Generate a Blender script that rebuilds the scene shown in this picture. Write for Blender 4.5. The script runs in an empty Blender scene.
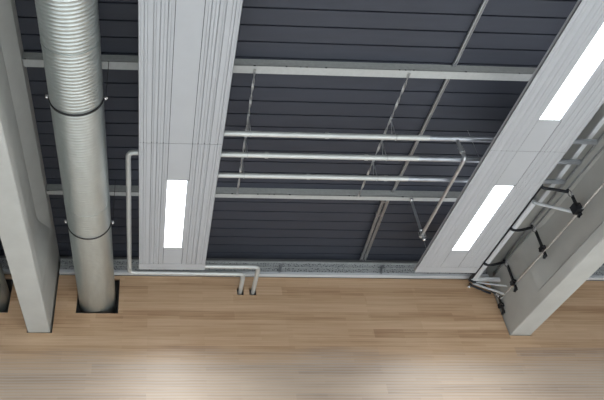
import bpy, bmesh, math, random
from mathutils import Vector, Matrix
random.seed(4)
sc = bpy.context.scene
COL = sc.collection
EYE = 1.6            # all heights below are measured from eye level; EYE lifts them above the floor

# ------------------------------------------------------------------ materials
def srgb(r, g, b):
    f = lambda c: (c/255/12.92) if c/255 <= 0.04045 else ((c/255+0.055)/1.055)**2.4
    return (f(r), f(g), f(b), 1)

def new_mat(name):
    m = bpy.data.materials.new(name); m.use_nodes = True
    nt = m.node_tree
    return m, nt, nt.nodes['Principled BSDF']

def mat(name, col, rough=0.5, metal=0.0, noise=0.0, scale=8, bump=0.0, stretch=(1, 1, 1), spec=None):
    m, nt, p = new_mat(name)
    p.inputs['Base Color'].default_value = col
    p.inputs['Roughness'].default_value = rough
    p.inputs['Metallic'].default_value = metal
    if spec is not None: p.inputs['Specular IOR Level'].default_value = spec
    if noise or bump:
        tc = nt.nodes.new('ShaderNodeTexCoord'); mp = nt.nodes.new('ShaderNodeMapping')
        mp.inputs['Scale'].default_value = stretch
        nz = nt.nodes.new('ShaderNodeTexNoise'); nz.inputs['Scale'].default_value = scale
        nz.inputs['Detail'].default_value = 5
        nt.links.new(tc.outputs['Object'], mp.inputs['Vector']); nt.links.new(mp.outputs[0], nz.inputs['Vector'])
        if noise:
            rp = nt.nodes.new('ShaderNodeMapRange')
            rp.inputs['From Min'].default_value = .3; rp.inputs['From Max'].default_value = .7
            rp.inputs['To Min'].default_value = 1-noise; rp.inputs['To Max'].default_value = 1+noise
            mx = nt.nodes.new('ShaderNodeMix'); mx.data_type = 'RGBA'; mx.blend_type = 'MULTIPLY'
            mx.inputs[0].default_value = 1; mx.inputs[6].default_value = col
            nt.links.new(nz.outputs['Fac'], rp.inputs['Value']); nt.links.new(rp.outputs[0], mx.inputs[7])
            nt.links.new(mx.outputs[2], p.inputs['Base Color'])
        if bump:
            b = nt.nodes.new('ShaderNodeBump'); b.inputs['Strength'].default_value = bump; b.inputs['Distance'].default_value = .01
            nt.links.new(nz.outputs['Fac'], b.inputs['Height']); nt.links.new(b.outputs[0], p.inputs['Normal'])
    return m

M_CONC = mat('painted_concrete', srgb(186, 185, 180), .75, noise=.05, scale=3, bump=.15)
M_GALV = mat('galvanised_steel', (.50, .51, .52, 1), .38, .85, noise=.10, scale=25)
M_GALVD = mat('duct_steel', (.55, .59, .58, 1), .38, .88, noise=.05, scale=12, stretch=(1, .3, 1))
M_PURLIN = mat('purlin_steel', (.52, .53, .52, 1), .5, .45, noise=.08, scale=20)
M_WEB = mat('zinc_web_shaded', srgb(170, 171, 168), .6, 0, noise=.08, scale=20)  # shade on the upright face put into a darker zinc tone
M_FLANGE = mat('zinc_flange_lit', srgb(180, 181, 179), .5, 0, noise=.05, scale=20)  # floor light on the underside put into a paler zinc tone
M_BARE = mat('bare_pipe_steel', (.50, .52, .56, 1), .3, .8, noise=.1, scale=10)
M_PANEL = mat('white_coated_steel', srgb(180, 181, 184), .45, .0, noise=.02, scale=4)
M_PIPE = mat('pale_grey_pipe', srgb(205, 206, 203), .32, .35)
M_DECK = mat('dark_slate_deck', srgb(55, 58, 68), .6, 0, noise=.06, scale=5, stretch=(.3, 2, 1))
M_BLACK = mat('black_rubber', (.012, .012, .014, 1), .5)
M_BLACKM = mat('black_steel', (.02, .021, .025, 1), .42, .3)
M_WHITE = mat('white_paint', srgb(214, 216, 218), .4)
M_DARK = mat('dark_cavity', (.18, .18, .18, 1), .9)
M_BOLT = mat('bright_bolt', (.8, .8, .8, 1), .25, .7)
M_SEAM = mat('panel_joint', (.05, .05, .05, 1), .8)

m, nt, p = new_mat('led_diffuser'); M_LED = m
p.inputs['Base Color'].default_value = (.9, .9, .9, 1)
p.inputs['Emission Color'].default_value = (.90, .95, 1, 1)
p.inputs['Emission Strength'].default_value = 4

def perforated(name, col, dark, pitch, axis_scale, thresh, rough=.5, metal=0.0):
    """Speckled mineral / punched steel: voronoi dots at real scale."""
    m, nt, p = new_mat(name)
    tc = nt.nodes.new('ShaderNodeTexCoord'); mp = nt.nodes.new('ShaderNodeMapping')
    mp.inputs['Scale'].default_value = axis_scale
    v = nt.nodes.new('ShaderNodeTexVoronoi'); v.inputs['Scale'].default_value = 1/pitch
    r = nt.nodes.new('ShaderNodeMapRange'); r.inputs['From Min'].default_value = thresh; r.inputs['From Max'].default_value = thresh+.12
    mx = nt.nodes.new('ShaderNodeMix'); mx.data_type = 'RGBA'
    mx.inputs[6].default_value = dark; mx.inputs[7].default_value = col
    nt.links.new(tc.outputs['Object'], mp.inputs[0]); nt.links.new(mp.outputs[0], v.inputs['Vector'])
    nt.links.new(v.outputs['Distance'], r.inputs['Value']); nt.links.new(r.outputs[0], mx.inputs[0])
    nt.links.new(mx.outputs[2], p.inputs['Base Color'])
    p.inputs['Roughness'].default_value = rough; p.inputs['Metallic'].default_value = metal
    return m
M_CLOSE = perforated('perforated_closure', srgb(172, 174, 174), srgb(84, 86, 90), .030, (1, 1, 1), .28)
M_PUNCH = perforated('punched_edge', srgb(150, 151, 148), srgb(60, 60, 60), .06, (1, 0, 0), .18)

def wood():
    m, nt, p = new_mat('oiled_pine_cladding'); N = nt.nodes; L = nt.links
    tc = N.new('ShaderNodeTexCoord'); sp = N.new('ShaderNodeSeparateXYZ'); L.new(tc.outputs['Object'], sp.inputs[0])
    cb = N.new('ShaderNodeCombineXYZ'); L.new(sp.outputs['X'], cb.inputs[0]); L.new(sp.outputs['Z'], cb.inputs[1])
    def brick(w, h, off):
        b = N.new('ShaderNodeTexBrick'); b.inputs['Scale'].default_value = 1
        b.inputs['Brick Width'].default_value = w; b.inputs['Row Height'].default_value = h
        b.inputs['Mortar Size'].default_value = .0015; b.inputs['Mortar Smooth'].default_value = 1
        b.offset = off; b.inputs['Color1'].default_value = (0, 0, 0, 1); b.inputs['Color2'].default_value = (1, 1, 1, 1)
        b.inputs['Mortar'].default_value = (.35, .35, .35, 1)
        L.new(cb.outputs[0], b.inputs['Vector']); return b
    b1 = brick(2.35, .162, .37); b2 = brick(.95, .054, .43)
    # long grain along x
    mp = N.new('ShaderNodeMapping'); mp.inputs['Scale'].default_value = (.55, 22, 1); L.new(cb.outputs[0], mp.inputs[0])
    nz = N.new('ShaderNodeTexNoise'); nz.inputs['Scale'].default_value = 1.6; nz.inputs['Detail'].default_value = 6; L.new(mp.outputs[0], nz.inputs['Vector'])
    big = N.new('ShaderNodeTexNoise'); big.inputs['Scale'].default_value = .8; L.new(cb.outputs[0], big.inputs['Vector'])
    def madd(a, k, b):
        q = N.new('ShaderNodeMath'); q.operation = 'MULTIPLY_ADD'; L.new(a, q.inputs[0]); q.inputs[1].default_value = k
        if isinstance(b, float): q.inputs[2].default_value = b
        else: L.new(b, q.inputs[2])
        return q.outputs[0]
    v = madd(b1.outputs['Color'], .26, 0.0)
    v = madd(b2.outputs['Color'], .12, v)
    v = madd(nz.outputs['Fac'], .62, v)
    v = madd(big.outputs['Fac'], .25, v)
    cr = N.new('ShaderNodeValToRGB'); L.new(v, cr.inputs[0])
    e = cr.color_ramp.elements
    e[0].position = .36; e[0].color = srgb(164, 126, 94)
    e[1].position = .86; e[1].color = srgb(218, 186, 153)
    x = e.new(.58); x.color = srgb(199, 163, 129)
    # glare of the lights on the lower sawn slats, painted as a paler colour
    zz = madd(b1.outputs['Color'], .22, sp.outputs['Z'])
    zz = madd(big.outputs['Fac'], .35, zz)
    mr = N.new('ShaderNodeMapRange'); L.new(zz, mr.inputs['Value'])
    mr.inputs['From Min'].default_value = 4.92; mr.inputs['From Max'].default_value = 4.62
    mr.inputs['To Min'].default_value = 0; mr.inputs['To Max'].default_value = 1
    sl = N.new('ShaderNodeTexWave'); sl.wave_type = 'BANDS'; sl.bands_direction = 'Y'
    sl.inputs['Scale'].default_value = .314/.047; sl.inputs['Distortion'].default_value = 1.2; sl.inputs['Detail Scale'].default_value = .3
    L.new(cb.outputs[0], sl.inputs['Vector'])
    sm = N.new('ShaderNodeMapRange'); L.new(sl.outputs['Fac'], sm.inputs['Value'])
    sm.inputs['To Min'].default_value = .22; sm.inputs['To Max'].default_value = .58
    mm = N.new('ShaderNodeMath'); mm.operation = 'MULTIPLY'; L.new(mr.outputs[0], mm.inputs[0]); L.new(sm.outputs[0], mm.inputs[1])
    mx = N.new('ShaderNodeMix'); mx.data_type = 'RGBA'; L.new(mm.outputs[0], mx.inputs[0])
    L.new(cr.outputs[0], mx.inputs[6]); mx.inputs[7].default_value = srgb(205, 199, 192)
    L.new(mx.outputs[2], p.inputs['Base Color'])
    p.inputs['Roughness'].default_value = .46
    # fine sawn slats
    wv = N.new('ShaderNodeTexWave'); wv.wave_type = 'BANDS'; wv.bands_direction = 'Y'
    wv.inputs['Scale'].default_value = 1/(.027*2)*.314*2*1.0; wv.inputs['Distortion'].default_value = 0
    L.new(cb.outputs[0], wv.inputs['Vector'])
    h = madd(nz.outputs['Fac'], .5, wv.outputs['Fac'])
    h = madd(b1.outputs['Fac'], -1.0, h)
    bp = N.new('ShaderNodeBump'); bp.inputs['Strength'].default_value = .25; bp.inputs['Distance'].default_value = .004
    L.new(h, bp.inputs['Height']); L.new(bp.outputs[0], p.inputs['Normal'])
    return m
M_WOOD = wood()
M_FLOOR = mat('sports_floor', srgb(222, 221, 218), .4, noise=.05, scale=3, stretch=(4, .3, 1))

# ------------------------------------------------------------------ mesh helpers
class MB:
    def __init__(s): s.bm = bmesh.new()
    def box(s, x0, x1, y0, y1, z0, z1):
        v = [s.bm.verts.new((x, y, z)) for x in (x0, x1) for y in (y0, y1) for z in (z0, z1)]
        for f in ((0, 1, 3, 2), (4, 6, 7, 5), (0, 4, 5, 1), (2, 3, 7, 6), (0, 2, 6, 4), (1, 5, 7, 3)):
            s.bm.faces.new([v[i] for i in f])
        return s
    def loft(s, secs, cap=True, closed=True):
        rings = [[s.bm.verts.new(q) for q in sec] for sec in secs]
        n = len(rings[0])
        for a, b in zip(rings, rings[1:]):
            for i in range(n if closed else n-1):
                j = (i+1) % n
                s.bm.faces.new((a[i], a[j], b[j], b[i]))
        if cap and closed:
            s.bm.faces.new(rings[0]); s.bm.faces.new(rings[-1][::-1])
        return s
    def prism_y(s, prof, y0, y1):
        return s.loft([[(x, y, z) for x, z in prof] for y in (y0, y1)])
    def prism_x(s, prof, x0, x1):
        return s.loft([[(x, y, z) for y, z in prof] for x in (x0, x1)])
    def tube(s, pts, r, n=14, cap=True):
        pts = [Vector(q) for q in pts]; secs = []
        up = Vector((0, 0, 1)); d0 = (pts[1]-pts[0]).normalized()
        if abs(d0.dot(up)) > .95: up = Vector((0, 1, 0))
        u = d0.cross(up).normalized()
        for i, q in enumerate(pts):
            a = (q-pts[i-1]).normalized() if i else None
            b = (pts[i+1]-q).normalized() if i < len(pts)-1 else None
            t = ((a or b)+(b or a)).normalized()
            u = (u-t*u.dot(t)).normalized(); w = t.cross(u)
            k = 1.0
            secs.append([q+(u*math.cos(2*math.pi*j/n)+w*math.sin(2*math.pi*j/n))*r*k for j in range(n)])
        return s.loft(secs, cap)
    def bar(s, p, q, w, h, up=(0, 0, 1)):
        p = Vector(p); q = Vector(q); d = (q-p).normalized(); up = Vector(up)
        if abs(d.dot(up)) > .97: up = Vector((0, 1, 0))
        u = d.cross(up).normalized(); v = u.cross(d)
        secs = [[c+u*a*w/2+v*b*h/2 for a, b in ((-1, -1), (1, -1), (1, 1), (-1, 1))] for c in (p, q)]
        return s.loft(secs)
    def ball(s, c, r):
        bmesh.ops.create_icosphere(s.bm, subdivisions=2, radius=r, matrix=Matrix.Translation(c)); return s
    def build(s, name, m, parent=None, smooth=False, origin=None, bevel=0, split=False):
        if split:
            left = set(s.bm.verts); first = None
            while left:
                st = [next(iter(left))]; isl = set(st)
                while st:
                    for e in st.pop().link_edges:
                        for v in e.verts:
                            if v not in isl: isl.add(v); st.append(v)
                left -= isl
                fs = {f for v in isl for f in v.link_faces}
                p_ = MB(); mp = {v: p_.bm.verts.new(v.co) for v in isl}
                for f in fs: p_.bm.faces.new([mp[v] for v in f.verts])
                o = p_.build(name, m, parent, smooth, origin, bevel); first = first or o
            s.bm.free(); return first
        bmesh.ops.recalc_face_normals(s.bm, faces=s.bm.faces[:])
        if bevel:
            bmesh.ops.bevel(s.bm, geom=s.bm.edges[:], offset=bevel, segments=2, affect='EDGES', clamp_overlap=True)
        o0 = Vector(parent['_o']) if parent is not None and '_o' in parent else Vector(origin or (0, 0, 0))
        for v in s.bm.verts: v.co -= o0
        me = bpy.data.meshes.new(name); s.bm.to_mesh(me); s.bm.free()
        if smooth:
            for f in me.polygons: f.use_smooth = True
            try: me.set_sharp_from_angle(angle=math.radians(11 if name == "concrete_beam" else 30))
            except Exception: pass
        me.materials.append(m)
        o = bpy.data.objects.new(name, me); COL.objects.link(o)
        o['_o'] = tuple(o0)
        if parent is not None: o.parent = parent
        else: o.location = o0+Vector((0, 0, EYE))
        return o

def thing(name, label, cat, loc, group=None):
    o = bpy.data.objects.new(name, None); COL.objects.link(o)
    o.location = Vector(loc)+Vector((0, 0, EYE)); o['_o'] = tuple(loc)
    o.empty_display_size = .1
    return tag(o, label, cat, group)
def tag(o, label, cat, group=None):
    o['label'] = label; o['category'] = cat
    if group: o['group'] = group
    return o
def struct(o): o['kind'] = 'structure'; return o

def bend(path, r=.09, n=6):
    """round the corners of a polyline"""
    P = [Vector(q) for q in path]; out = [P[0]]
    for a, b, c in zip(P, P[1:], P[2:]):
        d1 = (a-b).normalized(); d2 = (c-b).normalized()
        s, e = b+d1*r, b+d2*r
        for i in range(n+1):
            t = i/n
            out.append(s*(1-t)**2+b*2*t*(1-t)+e*t*t)
    out.append(P[-1]); return out

# ------------------------------------------------------------------ setting
WALL_Y = 9.5
DECK_Z = 6.44
X0, X1, YB = -11.0, 15.0, -9.0
struct(MB().box(X0, X1, YB, WALL_Y+.6, -EYE-.1, -EYE).build('floor', M_FLOOR))

# roof deck: dark cassettes with narrow grooves between them, running across the hall
prof = []; g = .007
y = 4.27-.241*55
prof.append((YB, DECK_Z+.12)); prof.append((YB, DECK_Z))
while y < WALL_Y+.2:
    if y > YB+.1:
        prof += [(y-g-.004, DECK_Z), (y-g, DECK_Z+.04), (y+g, DECK_Z+.04), (y+g+.004, DECK_Z)]
    y += .241
prof += [(WALL_Y+.4, DECK_Z), (WALL_Y+.4, DECK_Z+.12)]
struct(MB().prism_x(prof, X0, X1).build('ceiling', M_DECK))

# end wall with openings
holes = [(-3.03, -2.33, 5.285, 5.97), (-1.975, -1.558, 4.915, 6.9), (-1.205, -.495, 5.285, 5.975),
         (1.555, 1.675, 5.665, 5.81), (1.775, 1.895, 5.665, 5.81), (6.18, 6.585, 4.915, 6.9)]
ZT = 6.03
xs = sorted({X0, X1, *[h[0] for h in holes], *[h[1] for h in holes]})
w = MB()
for a, b in zip(xs, xs[1:]):
    c = (a+b)/2; cuts = [(h[2], h[3]) for h in holes if h[0] < c < h[1]]
    z = -EYE
    for lo, hi in cuts:
        w.box(a, b, WALL_Y, WALL_Y+.06, z, lo); z = hi
    if z < ZT: w.box(a, b, WALL_Y, WALL_Y+.06, z, ZT)
bmesh.ops.remove_doubles(w.bm, verts=w.bm.verts, dist=1e-5)
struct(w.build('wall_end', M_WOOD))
struct(MB().box(X0, X1, WALL_Y+.42, WALL_Y+.5, -EYE, DECK_Z).build('wall_backing', M_DARK))
struct(MB().box(X0, X1, WALL_Y+.02, WALL_Y+.06, 6.34, DECK_Z).build('gap_shade_strip', M_DARK))  # dark strip standing in for the shaded gap above the closure
M_PLASTER = mat('grey_plaster', srgb(150, 152, 152), .8)
struct(MB().box(X0-.1, X0, YB, WALL_Y+.6, -EYE, DECK_Z).build('wall_left', M_PLASTER))
struct(MB().box(X1, X1+.1, YB, WALL_Y+.6, -EYE, DECK_Z).build('wall_right', M_PLASTER))
struct(MB().box(X0, X1, YB-.1, YB, -EYE, DECK_Z).build('wall_back', M_PLASTER))
# wall head closure and white edge strip (in three bays between the beams)
bays = [(X0, -2.0), (-1.55, 6.165), (6.60, X1)]
cl = MB(); st = MB(); ln = MB(); ed = MB()
for a, b in bays:
    cl.box(a, b, 9.44, 9.5, 6.10, 6.30)
    ed.box(a, b, 9.425, 9.5, 6.30, 6.33); ed.box(a, b, 9.43, 9.44, 6.20, 6.212)
    st.box(a, b, 9.42, 9.5, 6.045, 6.10)
trim = struct(cl.build('trim_1', M_CLOSE))
ed.build('closure_lip', M_PURLIN, trim)
struct(st.build('trim_2', M_WHITE))
for x in (2.35, 4.2, -1.1, 7.8):
    c = MB(); c.bar((x-.03, 9.425, 6.09), (x+.05, 9.425, 6.27), .05, .02, up=(0, 1, 0)); c.build('fixing_clip', M_GALV, trim)

# ------------------------------------------------------------------ concrete beams
def beam(xc, label):
    HB, HT = .183, .183
    def sec(y):
        t = min(1, max(0, (y-7.75)/.75)); t = t*t*(3-2*t)
        wv = .050*(1-t)+.183*t
        zt = 5.99*(1-t)+6.20*t; zb = 5.24*(1-t)+5.13*t
        c = .012
        half = [(HB-c, 4.93), (HB, 4.93+c), (HB, 5.11), (wv, zb), (wv, zt), (HT, 6.25), (HT, DECK_Z-.002)]
        return [(xc+a, y, z) for a, z in half]+[(xc-a, y, z) for a, z in half[::-1]]
    ys = [YB+.5, 2, 5]+[7.7+.05*i for i in range(18)]+[WALL_Y+.4]
    b = MB().loft([sec(y) for y in ys]).build('concrete_beam', M_CONC, origin=(xc, 2, 4.93), smooth=True)
    return tag(b, label, 'beam', 'concrete roof beams')
BL, BR = -1.773, 6.383
beam(BL, 'pale grey concrete roof beam beside the round silver duct, left of it')
beam(BR, 'pale grey concrete roof beam carrying the black support arms, at the right')

# ------------------------------------------------------------------ purlins
def purlin(y, z, label, fw=.13, x0=BL+.185, x1=BR-.185):
    h = DECK_Z-z
    t = thing('steel_purlin', label, 'purlin', ((x0+x1)/2, y, z), 'galvanised purlins under the deck')
    q = MB()
    q.prism_x([(y+.012, z+.004), (y+.016, z+h), (y+.0, z+h), (y+.0, z+.034), (y+.012, z+.03)], x0, x1)
    q.build('web', M_WEB, t)
    q = MB(); q.prism_x([(y, z), (y+fw, z), (y+fw, z+.03), (y+fw-.004, z+.03), (y+fw-.004, z+.004), (y, z+.004)], x0, x1)
    q.build('bottom_flange', M_FLANGE, t)
    q = MB(); q.prism_x([(y-.004, z), (y+.001, z), (y+.001, z+.02), (y-.004, z+.02)], x0, x1)
    q.build('punched_edge', M_PUNCH, t)
    q = MB()
    for a in (x0, x1-.008): q.box(a, a+.008, y-.02, y+.15, z-.01, z+h-.02)
    q.build('end_cleat', M_GALV, t, split=True)
    return t
purlin(5.02, 6.30, 'galvanised steel purlin crossing the dark ceiling, the nearer one above the pipes', fw=.115)
purlin(7.53, 6.30, 'galvanised steel purlin crossing the dark ceiling just beyond the third pipe', fw=.085)

# ------------------------------------------------------------------ radiant ceiling panels with lights
PZ = 5.65
POWER = 104
def corrugated(xa, xb, y0, y1, grooves):
    """thin sheet with V grooves, between xa and xb; returns closed profile in x,z"""
    bot = [(xa, PZ+.004 if False else PZ)]
    for gx, gw, gd in grooves:
        gd *= (1.25 if xa < 2 else .4); gw *= .6; bot += [(gx-gw, PZ), (gx-gw*.4, PZ+gd), (gx+gw*.4, PZ+gd), (gx+gw, PZ)]
    bot.append((xb, PZ))
    top = [(x, z+.012) for x, z in bot[::-1]]
    return MB().prism_y(bot+top, y0, y1)
def ceiling_panel(dx, lights, label, sections, group='radiant ceiling panels', detail=True):
    xl, xr = -.152+dx, .922+dx if dx < 1 else .900+dx
    if dx == 4.575: xl, xr = 4.427, 5.475
    c0, c1 = .234+dx, .535+dx
    yN, yF = sections[0], sections[-1]
    t = thing('radiant_panel', label, 'ceiling panel', ((xl+xr)/2, yF, PZ), group)
    gl = [(.028, .004, .006), (.065, .007, .012), (.10, .004, .008), (.165, .008, .014), (.19, .004, .008), (.235, .008, .014), (.275, .004, .008), (.315, .008, .014), (.348, .004, .008)]
    joints = MB()
    for y0, y1 in zip(sections, sections[1:]):
        e = .0025
        y0 += e; y1 -= e
        kL = (c0-xl)/.386; kR = (xr-c1)/.387
        corrugated(xl, c0-.004, y0, y1-(.17 if y1 > 8.5 else 0), [(xl+a*kL, b, d) for a, b, d in gl]).build('ribbed_sheet', M_PANEL, t)
        corrugated(c1+.004, xr, y0, y1-(.17 if y1 > 8.5 else 0), [(xr-a*kR, b, d) for a, b, d in gl[::-1]]).build('ribbed_sheet', M_PANEL, t)
        # centre strip, cut where a light sits
        ly = [l for l in sorted(lights) if y0 < l[0] < y1]
        segs = []; a = y0
        for l in ly: segs.append((a, l[0])); a = l[1]
        segs.append((a, y1-(.17 if y1 > 8.5 else 0)))
        q = MB()
        for a, b in segs: q.box(c0+.003, c1-.003, a, b, PZ+.001, PZ+.01)
        q.build('centre_strip', M_PANEL, t, split=True)
        joints.box(xl+.01, xr-.01, y1-.001, y1+2*e+.001, PZ+.003, PZ+.02) if y1 < yF-.1 else None
    joints.box(c0-.005, c0+.004, yN, yF-.17, PZ+.006, PZ+.02); joints.box(c1-.004, c1+.005, yN, yF-.17, PZ+.006, PZ+.02)
    joints.build('joint_line', M_SEAM, t, split=True)
    q = MB(); q.box(xl, xl+.006, yN, yF, PZ, PZ+.05); q.box(xr-.006, xr, yN, yF, PZ, PZ+.05); q.build('edge_upstand', M_PANEL, t, split=True)
    q = MB(); q.box(xl, xr, yF-.165, yF, PZ+.002, PZ+.012); q.box(xl, xr, yF-.006, yF, PZ, PZ+.045)
    q.box(xl, xr, yF-.172, yF-.160, PZ-.003, PZ+.006)
    q.build('end_cover', M_PANEL, t)
    for a, b in lights:
        f = MB()
        f.box(c0+.001, c1+.006, a, a+.012, PZ-.002, PZ+.03); f.box(c0+.001, c1+.006, b-.012, b, PZ-.002, PZ+.03)
        f.box(c0-.004, c0+.006, a, b, PZ-.002, PZ+.03); f.box(c1-.028, c1+.008, a, b, PZ-.002, PZ+.03)
        lf = f.build('light_frame', M_PANEL, t)
        MB().box(c0+.006, c1-.028, a+.012, b-.012, PZ, PZ+.008).build('light_diffuser', M_LED, lf)
        ld = bpy.data.lights.new('led_light', 'AREA'); ld.shape = 'RECTANGLE'; ld.size = c1-c0-.05; ld.size_y = b-a-.04
        ld.energy = POWER; ld.color = (.855, .935, 1); ld.spread = math.radians(122)
        lo = bpy.data.objects.new('led_light', ld); COL.objects.link(lo); lo.location = ((c0+c1-.022)/2, (a+b)/2, PZ-.004+EYE)
    for yy in [s+.4 for s in sections[:-1]]+[yF-.4]:
        h = MB()
        for xx in (xl+.12, xr-.12): h.tube([(xx, yy, PZ+.01), (xx, yy, DECK_Z)], .003, 6)
        h.build('hanger_wire', M_GALV, t, split=True)
    return t
SEC = [-8.88, -5.95, -3.02, -.09, 2.84, 5.77, 8.70]
LP = [(-8.1, -6.5), (-5.2, -3.6), (-2.3, -.7), (.6, 2.2), (6.47, 8.08)]  # lights outside the view are added, to lift the ambient level
ceiling_panel(0, LP, 'long white ribbed ceiling panel with one lit light, next to the silver duct', SEC)
ceiling_panel(4.575, [(-8.1, -6.5), (-5.2, -3.6), (-2.3, -.7), (.6, 2.2), (3.61, 5.21), (6.45, 8.05)],  # those out of view are added as ambient fill
              'long white ribbed ceiling panel with two lit lights, left of the right-hand beam', SEC)
# the next rows of the hall, outside the view; their lights are added for ambient light
ceiling_panel(-4.6, LP+[(3.61, 5.21)], 'white ribbed ceiling panel in the bay beyond the left concrete beam', SEC)
ceiling_panel(9.2, LP+[(3.61, 5.21)], 'white ribbed ceiling panel in the bay beyond the right concrete beam', SEC)

# ------------------------------------------------------------------ round ducts
def duct(xc, zc, r, label, straps, collars, y0=2.6, y1=WALL_Y+.4):
    t = thing('round_duct', label, 'duct', (xc, WALL_Y, zc-r), 'round spiral ducts')
    n = 56; secs = []; pitch = .046
    y = y0
    prof = []
    while y < y1:
        prof += [(y, 0), (y+.006, .001), (y+.014, .0047), (y+.022, .0047), (y+.030, .001)]
        y += pitch
    b = MB()
    for yy, dr in prof:
        # the lock seam climbs round the pipe, so each ring is sheared by one pitch
        secs.append([(xc+(r+dr)*math.cos(2*math.pi*j/n), yy, zc+(r+dr)*math.sin(2*math.pi*j/n)) for j in range(n)])
    b.loft(secs, cap=False); b.build('spiral_pipe', M_GALVD, t, smooth=True)
    def ring(ya, yb, ra, rb):
        q = MB(); ss = []
        for yy, rr in ((ya, ra), (ya, rb), (yb, rb), (yb, ra)):
            ss.append([(xc+rr*math.cos(2*math.pi*j/n), yy, zc+rr*math.sin(2*math.pi*j/n)) for j in range(n)])
        return q.loft(ss, cap=False)
    for yc in collars:
        ring(yc-.012, yc+.012, r, r+.009).build('joint_collar', M_GALVD, t, smooth=True)
    for yc in straps:
        s = ring(yc-.013, yc+.013, r, r+.012).build('hanger_strap', M_BLACK, t, smooth=False)
        for sx in (-1, 1):
            x = xc+sx*(r+.03)
            q = MB(); q.box(min(x-.02, x+.02), max(x-.02, x+.02), yc-.015, yc+.015, zc-.012, zc+.012)
            q.ball((x, yc, zc-.018), .018)
            q.build('bolt', M_BOLT, s, split=False)
            MB().tube([(x, yc, zc), (x, yc, 6.30 if abs(yc-5.05) < .1 else DECK_Z)], .004, 6).build('hanger_rod', M_BLACKM, s)
    return t
duct(-.871, 5.63, .3096, 'large round silver spiral duct between left beam and ceiling panel', [5.01, 7.41], [4.18, 6.90])
duct(-2.68, 5.63, .3096, 'round grey duct cut off at the left edge, behind the left beam', [6.9], [])

# ------------------------------------------------------------------ pipework
PR = .038
def pipe(name, path, label, group='pale pipes under the ceiling', couplings=(), r=PR, bendr=.09, m=None, bare=None):
    o0 = path[0]
    t = thing(name, label, 'pipe', o0, group)
    MB().tube(bend(path, bendr), r, 18).build('pipe_run', m or M_PIPE, t, smooth=True)
    if bare:
        y_, z_ = bare
        MB().tube([(3.74, y_, z_), (BR-.30, y_, z_)], r, 18).build('bare_section', M_BARE, t, smooth=True)
    for p_, d in couplings:
        p_ = Vector(p_); d = Vector(d).normalized()
        MB().tube([p_-d*.022, p_+d*.022], r+.006, 18).build('coupling', m or M_PIPE, t, smooth=True)
    return t
xe = BR-.30
X_ = (1, 0, 0); Y_ = (0, 1, 0); Z_ = (0, 0, 1)
p1 = pipe('heating_pipe', [(.35, 5.87, 5.70), (.35, 5.87, 5.96), (3.74, 5.87, 5.96)], 'straight pale pipe crossing the dark ceiling, the farthest from the wood wall of three',
          couplings=[((2.35, 5.87, 5.96), X_)], bare=(5.87, 5.96))
p2 = pipe('heating_pipe', [(3.74, 6.285, 5.97), (-.300, 6.285, 5.97), (-.315, 9.03, 5.805), (1.615, 9.03, 5.795), (1.615, 9.8, 5.715)],
          'long pale pipe, middle of three, that turns beside the duct towards the wood wall',
          couplings=[((1.6, 6.285, 5.97), X_), ((3.0, 6.285, 5.97), X_), ((-.13, 6.285, 5.97), X_), ((-.314, 8.9, 5.81), Y_), ((1.47, 9.03, 5.795), X_), ((1.615, 9.16, 5.79), Y_)], bare=(6.285, 5.97))
p3 = pipe('heating_pipe', [(.35, 6.73, 5.70), (.35, 6.73, 5.985), (3.74, 6.73, 5.985)], 'straight pale pipe crossing the dark ceiling, the nearest to the wood wall of three',
          couplings=[((2.28, 6.73, 5.985), X_), ((3.42, 6.73, 5.985), X_)], bare=(6.73, 5.985))
p4 = pipe('heating_pipe', [(.35, 8.2, 5.80), (.35, 8.81, 5.80), (1.845, 8.81, 5.80), (1.835, 9.8, 5.715)],
          'short pale pipe from behind the lit panel end into the right-hand wall hole',
          couplings=[((1.70, 8.81, 5.80), X_), ((1.844, 8.95, 5.795), Y_)])
# drop leg and lower run, bare steel
t = thing('drop_pipe', 'grey steel pipe dropping from the farthest straight pipe and running towards the wall', 'pipe', (4.13, 5.87, 5.6))
MB().tube(bend([(4.12, 5.87, 5.96-PR), (4.13, 5.87, 5.60), (4.15, 7.60, 5.60)], .05), .024, 14).build('pipe_run', M_GALV, t, smooth=True)
MB().tube([(4.122, 5.87, 5.80), (4.125, 5.87, 5.70)], .034, 14).build('coupling', M_GALV, t, smooth=True)
MB().tube([(4.15, 7.52, 5.60), (4.15, 7.62, 5.60)], .032, 14).build('end_cap', M_GALV, t, smooth=True)
q = thing('hanger_strap', 'flat grey strap hanging from the purlin to the end of the dropped pipe', 'hanger', (4.15, 7.58, 6.3))
MB().bar((4.15, 7.565, 6.30), (4.15, 7.565, 5.50), .045, .006, up=(0, 1, 0)).build('flat_bar', M_GALV, q)
g_ = MB()
for z in (5.68, 5.50): g_.ball((4.15, 7.555, z), .022)
g_.ball((4.15, 7.55, 6.27), .03)
g_.build('bolt', M_BOLT, q, split=True)
MB().tube([(4.10, 7.565, 5.63), (4.10, 7.565, 5.57), (4.15, 7.565, 5.56), (4.20, 7.565, 5.57), (4.20, 7.565, 5.63)], .008, 8).build('pipe_clip', M_GALV, q)

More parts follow.
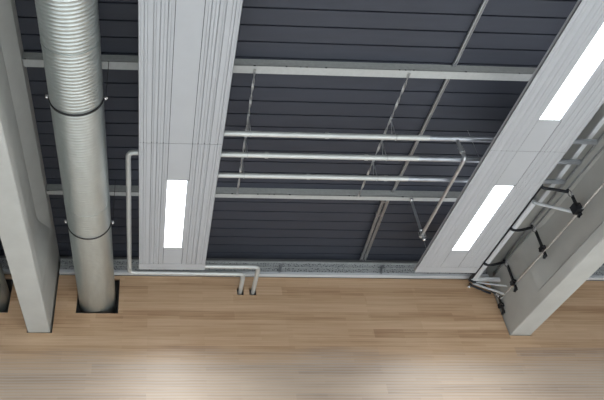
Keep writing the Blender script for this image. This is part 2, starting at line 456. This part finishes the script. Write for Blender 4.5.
# twisted bands between the purlins, with V clips holding the pipes
def hanger_band(xa, xb, label):
    t = thing('pipe_hanger_band', label, 'hanger', (xa, 5.08, 6.3), 'twisted steel bands that hold the pipes')
    b = MB(); secs = []; n = 70
    for i in range(n+1):
        f = i/n; x = xa+(xb-xa)*f; yy = 5.06+(7.55-5.06)*f; a = f*math.pi*9
        u = Vector((math.cos(a), 0, math.sin(a))); v = Vector((-math.sin(a), 0, math.cos(a)))
        c = Vector((x, yy, 6.29))
        secs.append([c+u*.016+v*.005, c-u*.016+v*.005, c-u*.016-v*.005, c+u*.016-v*.005])
    b.loft(secs); b.build('twisted_band', M_GALV, t)
    for (py, pz) in ((5.87, 5.96), (6.285, 5.97), (6.73, 5.985)):
        f = (py-5.06)/2.49; x = xa+(xb-xa)*f
        c = MB()
        c.tube([(x, py-.03, 6.29), (x+.004, py, pz+PR)], .007, 6)
        c.tube([(x, py-.03, 6.29), (x-.006, py+.10, pz+PR+.03)], .005, 6)
        c.ball((x, py-.03, 6.29), .02)
        c.tube([(x, py+(PR+.004)*math.cos(k*math.pi/8), pz+(PR+.004)*math.sin(k*math.pi/8)) for k in range(17)], .005, 6)
        c.build('pipe_clip', M_GALV, t)
    return t
hanger_band(1.30, 1.365, 'thin twisted steel band beside the left ceiling panel, holding the three pipes')
hanger_band(3.285, 3.29, 'thin twisted steel band in the middle of the ceiling, holding the three pipes')

# slim ceiling channel running towards the wall
t = thing('ceiling_channel', 'slim grey steel channel running along the dark ceiling towards the wood wall', 'channel', (3.88, 9.3, 6.38))
def chan(xa, xb, wd, y0, y1, z):
    b = MB()
    for s_ in (-1, 1):
        b.bar((xa+s_*wd*.42, y0, z), (xb+s_*wd*.42, y1, z), wd*.16, .03)
    b.bar((xa, y0, z+.01), (xb, y1, z+.01), wd*.9, .006); return b
chan(3.89, 3.87, .045, 2.5, 7.6, 6.41).build('channel', M_GALV, t)
chan(3.745, 3.86, .042, 7.64, 9.40, 6.36).build('channel', M_GALV, t)
chan(3.825, 3.925, .042, 7.64, 9.40, 6.36).build('channel', M_GALV, t)
q = MB()
for yy in (7.75, 8.1, 9.3): q.box(3.74+.065*(yy-7.64), 3.84+.065*(yy-7.64), yy-.02, yy+.02, 6.37, DECK_Z)
q.build('bracket', M_GALV, t, split=True)

# ------------------------------------------------------------------ right-hand side: rail on arms bolted to the beam
FX = BR-.183-.003     # face of the right beam's bottom flange
TZ = 5.95
t = thing('support_rail', 'white tube rail on four black arms, bolted to the right concrete beam', 'rail', (5.80, 9.35, TZ))
MB().tube([(5.83, 7.16, TZ-.01), (5.815, 9.30, TZ-.01)], .046, 14).build('tube', M_WHITE, t, smooth=True)
MB().bar((5.755, 6.75, TZ+.0), (5.755, 9.40, TZ+.0), .03, .05).build('dark_rail', M_BLACKM, t)
MB().tube([(5.84, 7.18, TZ), (FX-.04, 6.88, 5.53)], .024, 10).build('brace', M_WHITE, t, smooth=True)
for lab, pa, pb, wd_, m_ in (
        ('short flat grey rail above the pipes, between right ceiling panel and concrete beam', (6.06, 5.35, 6.08), (6.06, 7.32, 6.08), .07, M_WHITE),
        ('thin grey conduit along the upper side of the right concrete beam, nearest the ceiling', (6.185, 5.35, 6.05), (6.175, 9.3, 6.05), .03, M_GALV),
        ('thin grey conduit along the side of the right concrete beam, level with the arms', (6.215, 5.35, 5.92), (6.172, 9.3, 6.00), .022, M_GALV)):
    tag(MB().bar(pa, pb, wd_, .02).build('cable_rail' if wd_ > .05 else 'conduit', m_, origin=pb), lab, 'rail' if wd_ > .05 else 'conduit')

def arm(y, zt=5.95, zb=5.42, box=False):
    b = MB(); b.tube(bend([(5.755, y-.02, TZ-.02), (5.78, y-.02, TZ-.06), (5.90, y-.01, TZ-.06), (6.14, y, zt+.01)], .03), .023, 10)
    h = b.build('support_arm', M_BLACKM, t, smooth=True)
    s = MB()
    s.tube([(6.155, y+.035*math.cos(a), zt-.02+.05*math.sin(a)) for a in [k*math.pi/6 for k in range(13)]], .009, 8)
    s.build('shackle', M_BOLT, h, smooth=True)
    MB().ball((6.15, y, zt+.045), .022).build('bolt', M_BLACKM, h)
    MB().bar((FX-.025, y+.0, zt-.06), (FX-.018, y+.035, zb), .046, .02, up=(1, 0, 0)).build('strap', M_BLACKM, h)
    if box: MB().box(FX-.10, FX-.004, y-.05, y+.07, 5.48, 5.61).build('clamp', M_BLACKM, h)
    else: MB().box(FX-.07, FX-.004, y-.035, y+.055, zb+.10, zb+.17).build('clamp', M_BLACKM, h)
    MB().tube([(FX-.05, y-.075, zb+.13), (FX-.05, y+.075, zb+.13)], .018, 10).build('clamp_screw', M_BLACKM, h)
    MB().tube([(FX-.03, y+.03, zb+.03), (FX-.05, y+.06, zb-.02)], .02, 10).build('strap_end', M_BLACKM, h)
arm(6.80, zt=5.84, zb=5.44, box=True)
arm(7.82)
arm(8.82)
arm(9.38, zt=5.66, zb=5.30)

# white triangular bracket near the wall
MB().bar((5.775, 9.36, TZ-.01), (6.16, 9.14, TZ-.14), .10, .03).build('end_bracket', M_WHITE, t)
MB().bar((5.80, 9.40, TZ-.06), (6.17, 9.20, 5.55), .045, .02).build('diagonal_plate', M_WHITE, t)
MB().bar((5.80, 9.40, TZ-.03), (6.17, 9.05, 5.62), .03, .02).build('diagonal_plate', M_WHITE, t)
MB().tube([(5.75, 9.40, TZ-.06), (5.78, 9.43, TZ-.09), (6.08, 9.43, 5.70)], .02, 10).build('edge_bar', M_BLACKM, t)
MB().ball((5.72, 9.42, TZ-.12), .028).build('bolt', M_BOLT, t)

# thin cable stretched along the beam face
tag(MB().tube([(FX-.02, 3.5, 5.50), (FX-.02, 6.85, 5.50), (FX-.02, 7.84, 5.51), (FX-.02, 8.84, 5.53), (FX-.02, 9.4, 5.56)], .014, 8).build('steel_cable', M_BOLT, origin=(FX, 9.4, 5.5)),
    'thin pale cable stretched along the side of the right concrete beam', 'cable')

# ------------------------------------------------------------------ weak even fill light added around the closed hall
wd = bpy.data.worlds.new('ambient_fill'); sc.world = wd; wd.use_nodes = True
bg = wd.node_tree.nodes['Background']; bg.inputs[0].default_value = (.95, .98, 1, 1); bg.inputs[1].default_value = .05

# ------------------------------------------------------------------ camera
F, CX, CY = 632.3, 184.4, 201.6
a, b_, c = (math.radians(v) for v in (-4.08, 39.1, -1.58))
fwd0 = Vector((0, math.cos(b_), math.sin(b_))); r0 = Vector((1, 0, 0)); u0 = Vector((0, -math.sin(b_), math.cos(b_)))
r1 = r0*math.cos(c)+u0*math.sin(c); u1 = -r0*math.sin(c)+u0*math.cos(c)
Rz = Matrix.Rotation(a, 3, 'Z')
r1, u1, f1 = Rz@r1, Rz@u1, Rz@fwd0
cam = bpy.data.cameras.new('camera'); co = bpy.data.objects.new('camera', cam); COL.objects.link(co)
mw = Matrix((( r1.x, u1.x, -f1.x, 0), (r1.y, u1.y, -f1.y, 0), (r1.z, u1.z, -f1.z, EYE), (0, 0, 0, 1)))
co.matrix_world = mw
cam.sensor_fit = 'HORIZONTAL'; cam.sensor_width = 36; cam.lens = F*36/604
cam.shift_x = (302-CX)/604; cam.shift_y = (CY-200)/604
cam.clip_start = .05; cam.clip_end = 100
sc.camera = co
for o in bpy.data.objects:
    if '_o' in o: del o['_o']
sc.view_settings.view_transform = 'Standard'; sc.view_settings.look = 'None'
sc.view_settings.gamma = 1; sc.view_settings.exposure = 0.10
sc.view_settings.use_curve_mapping = False
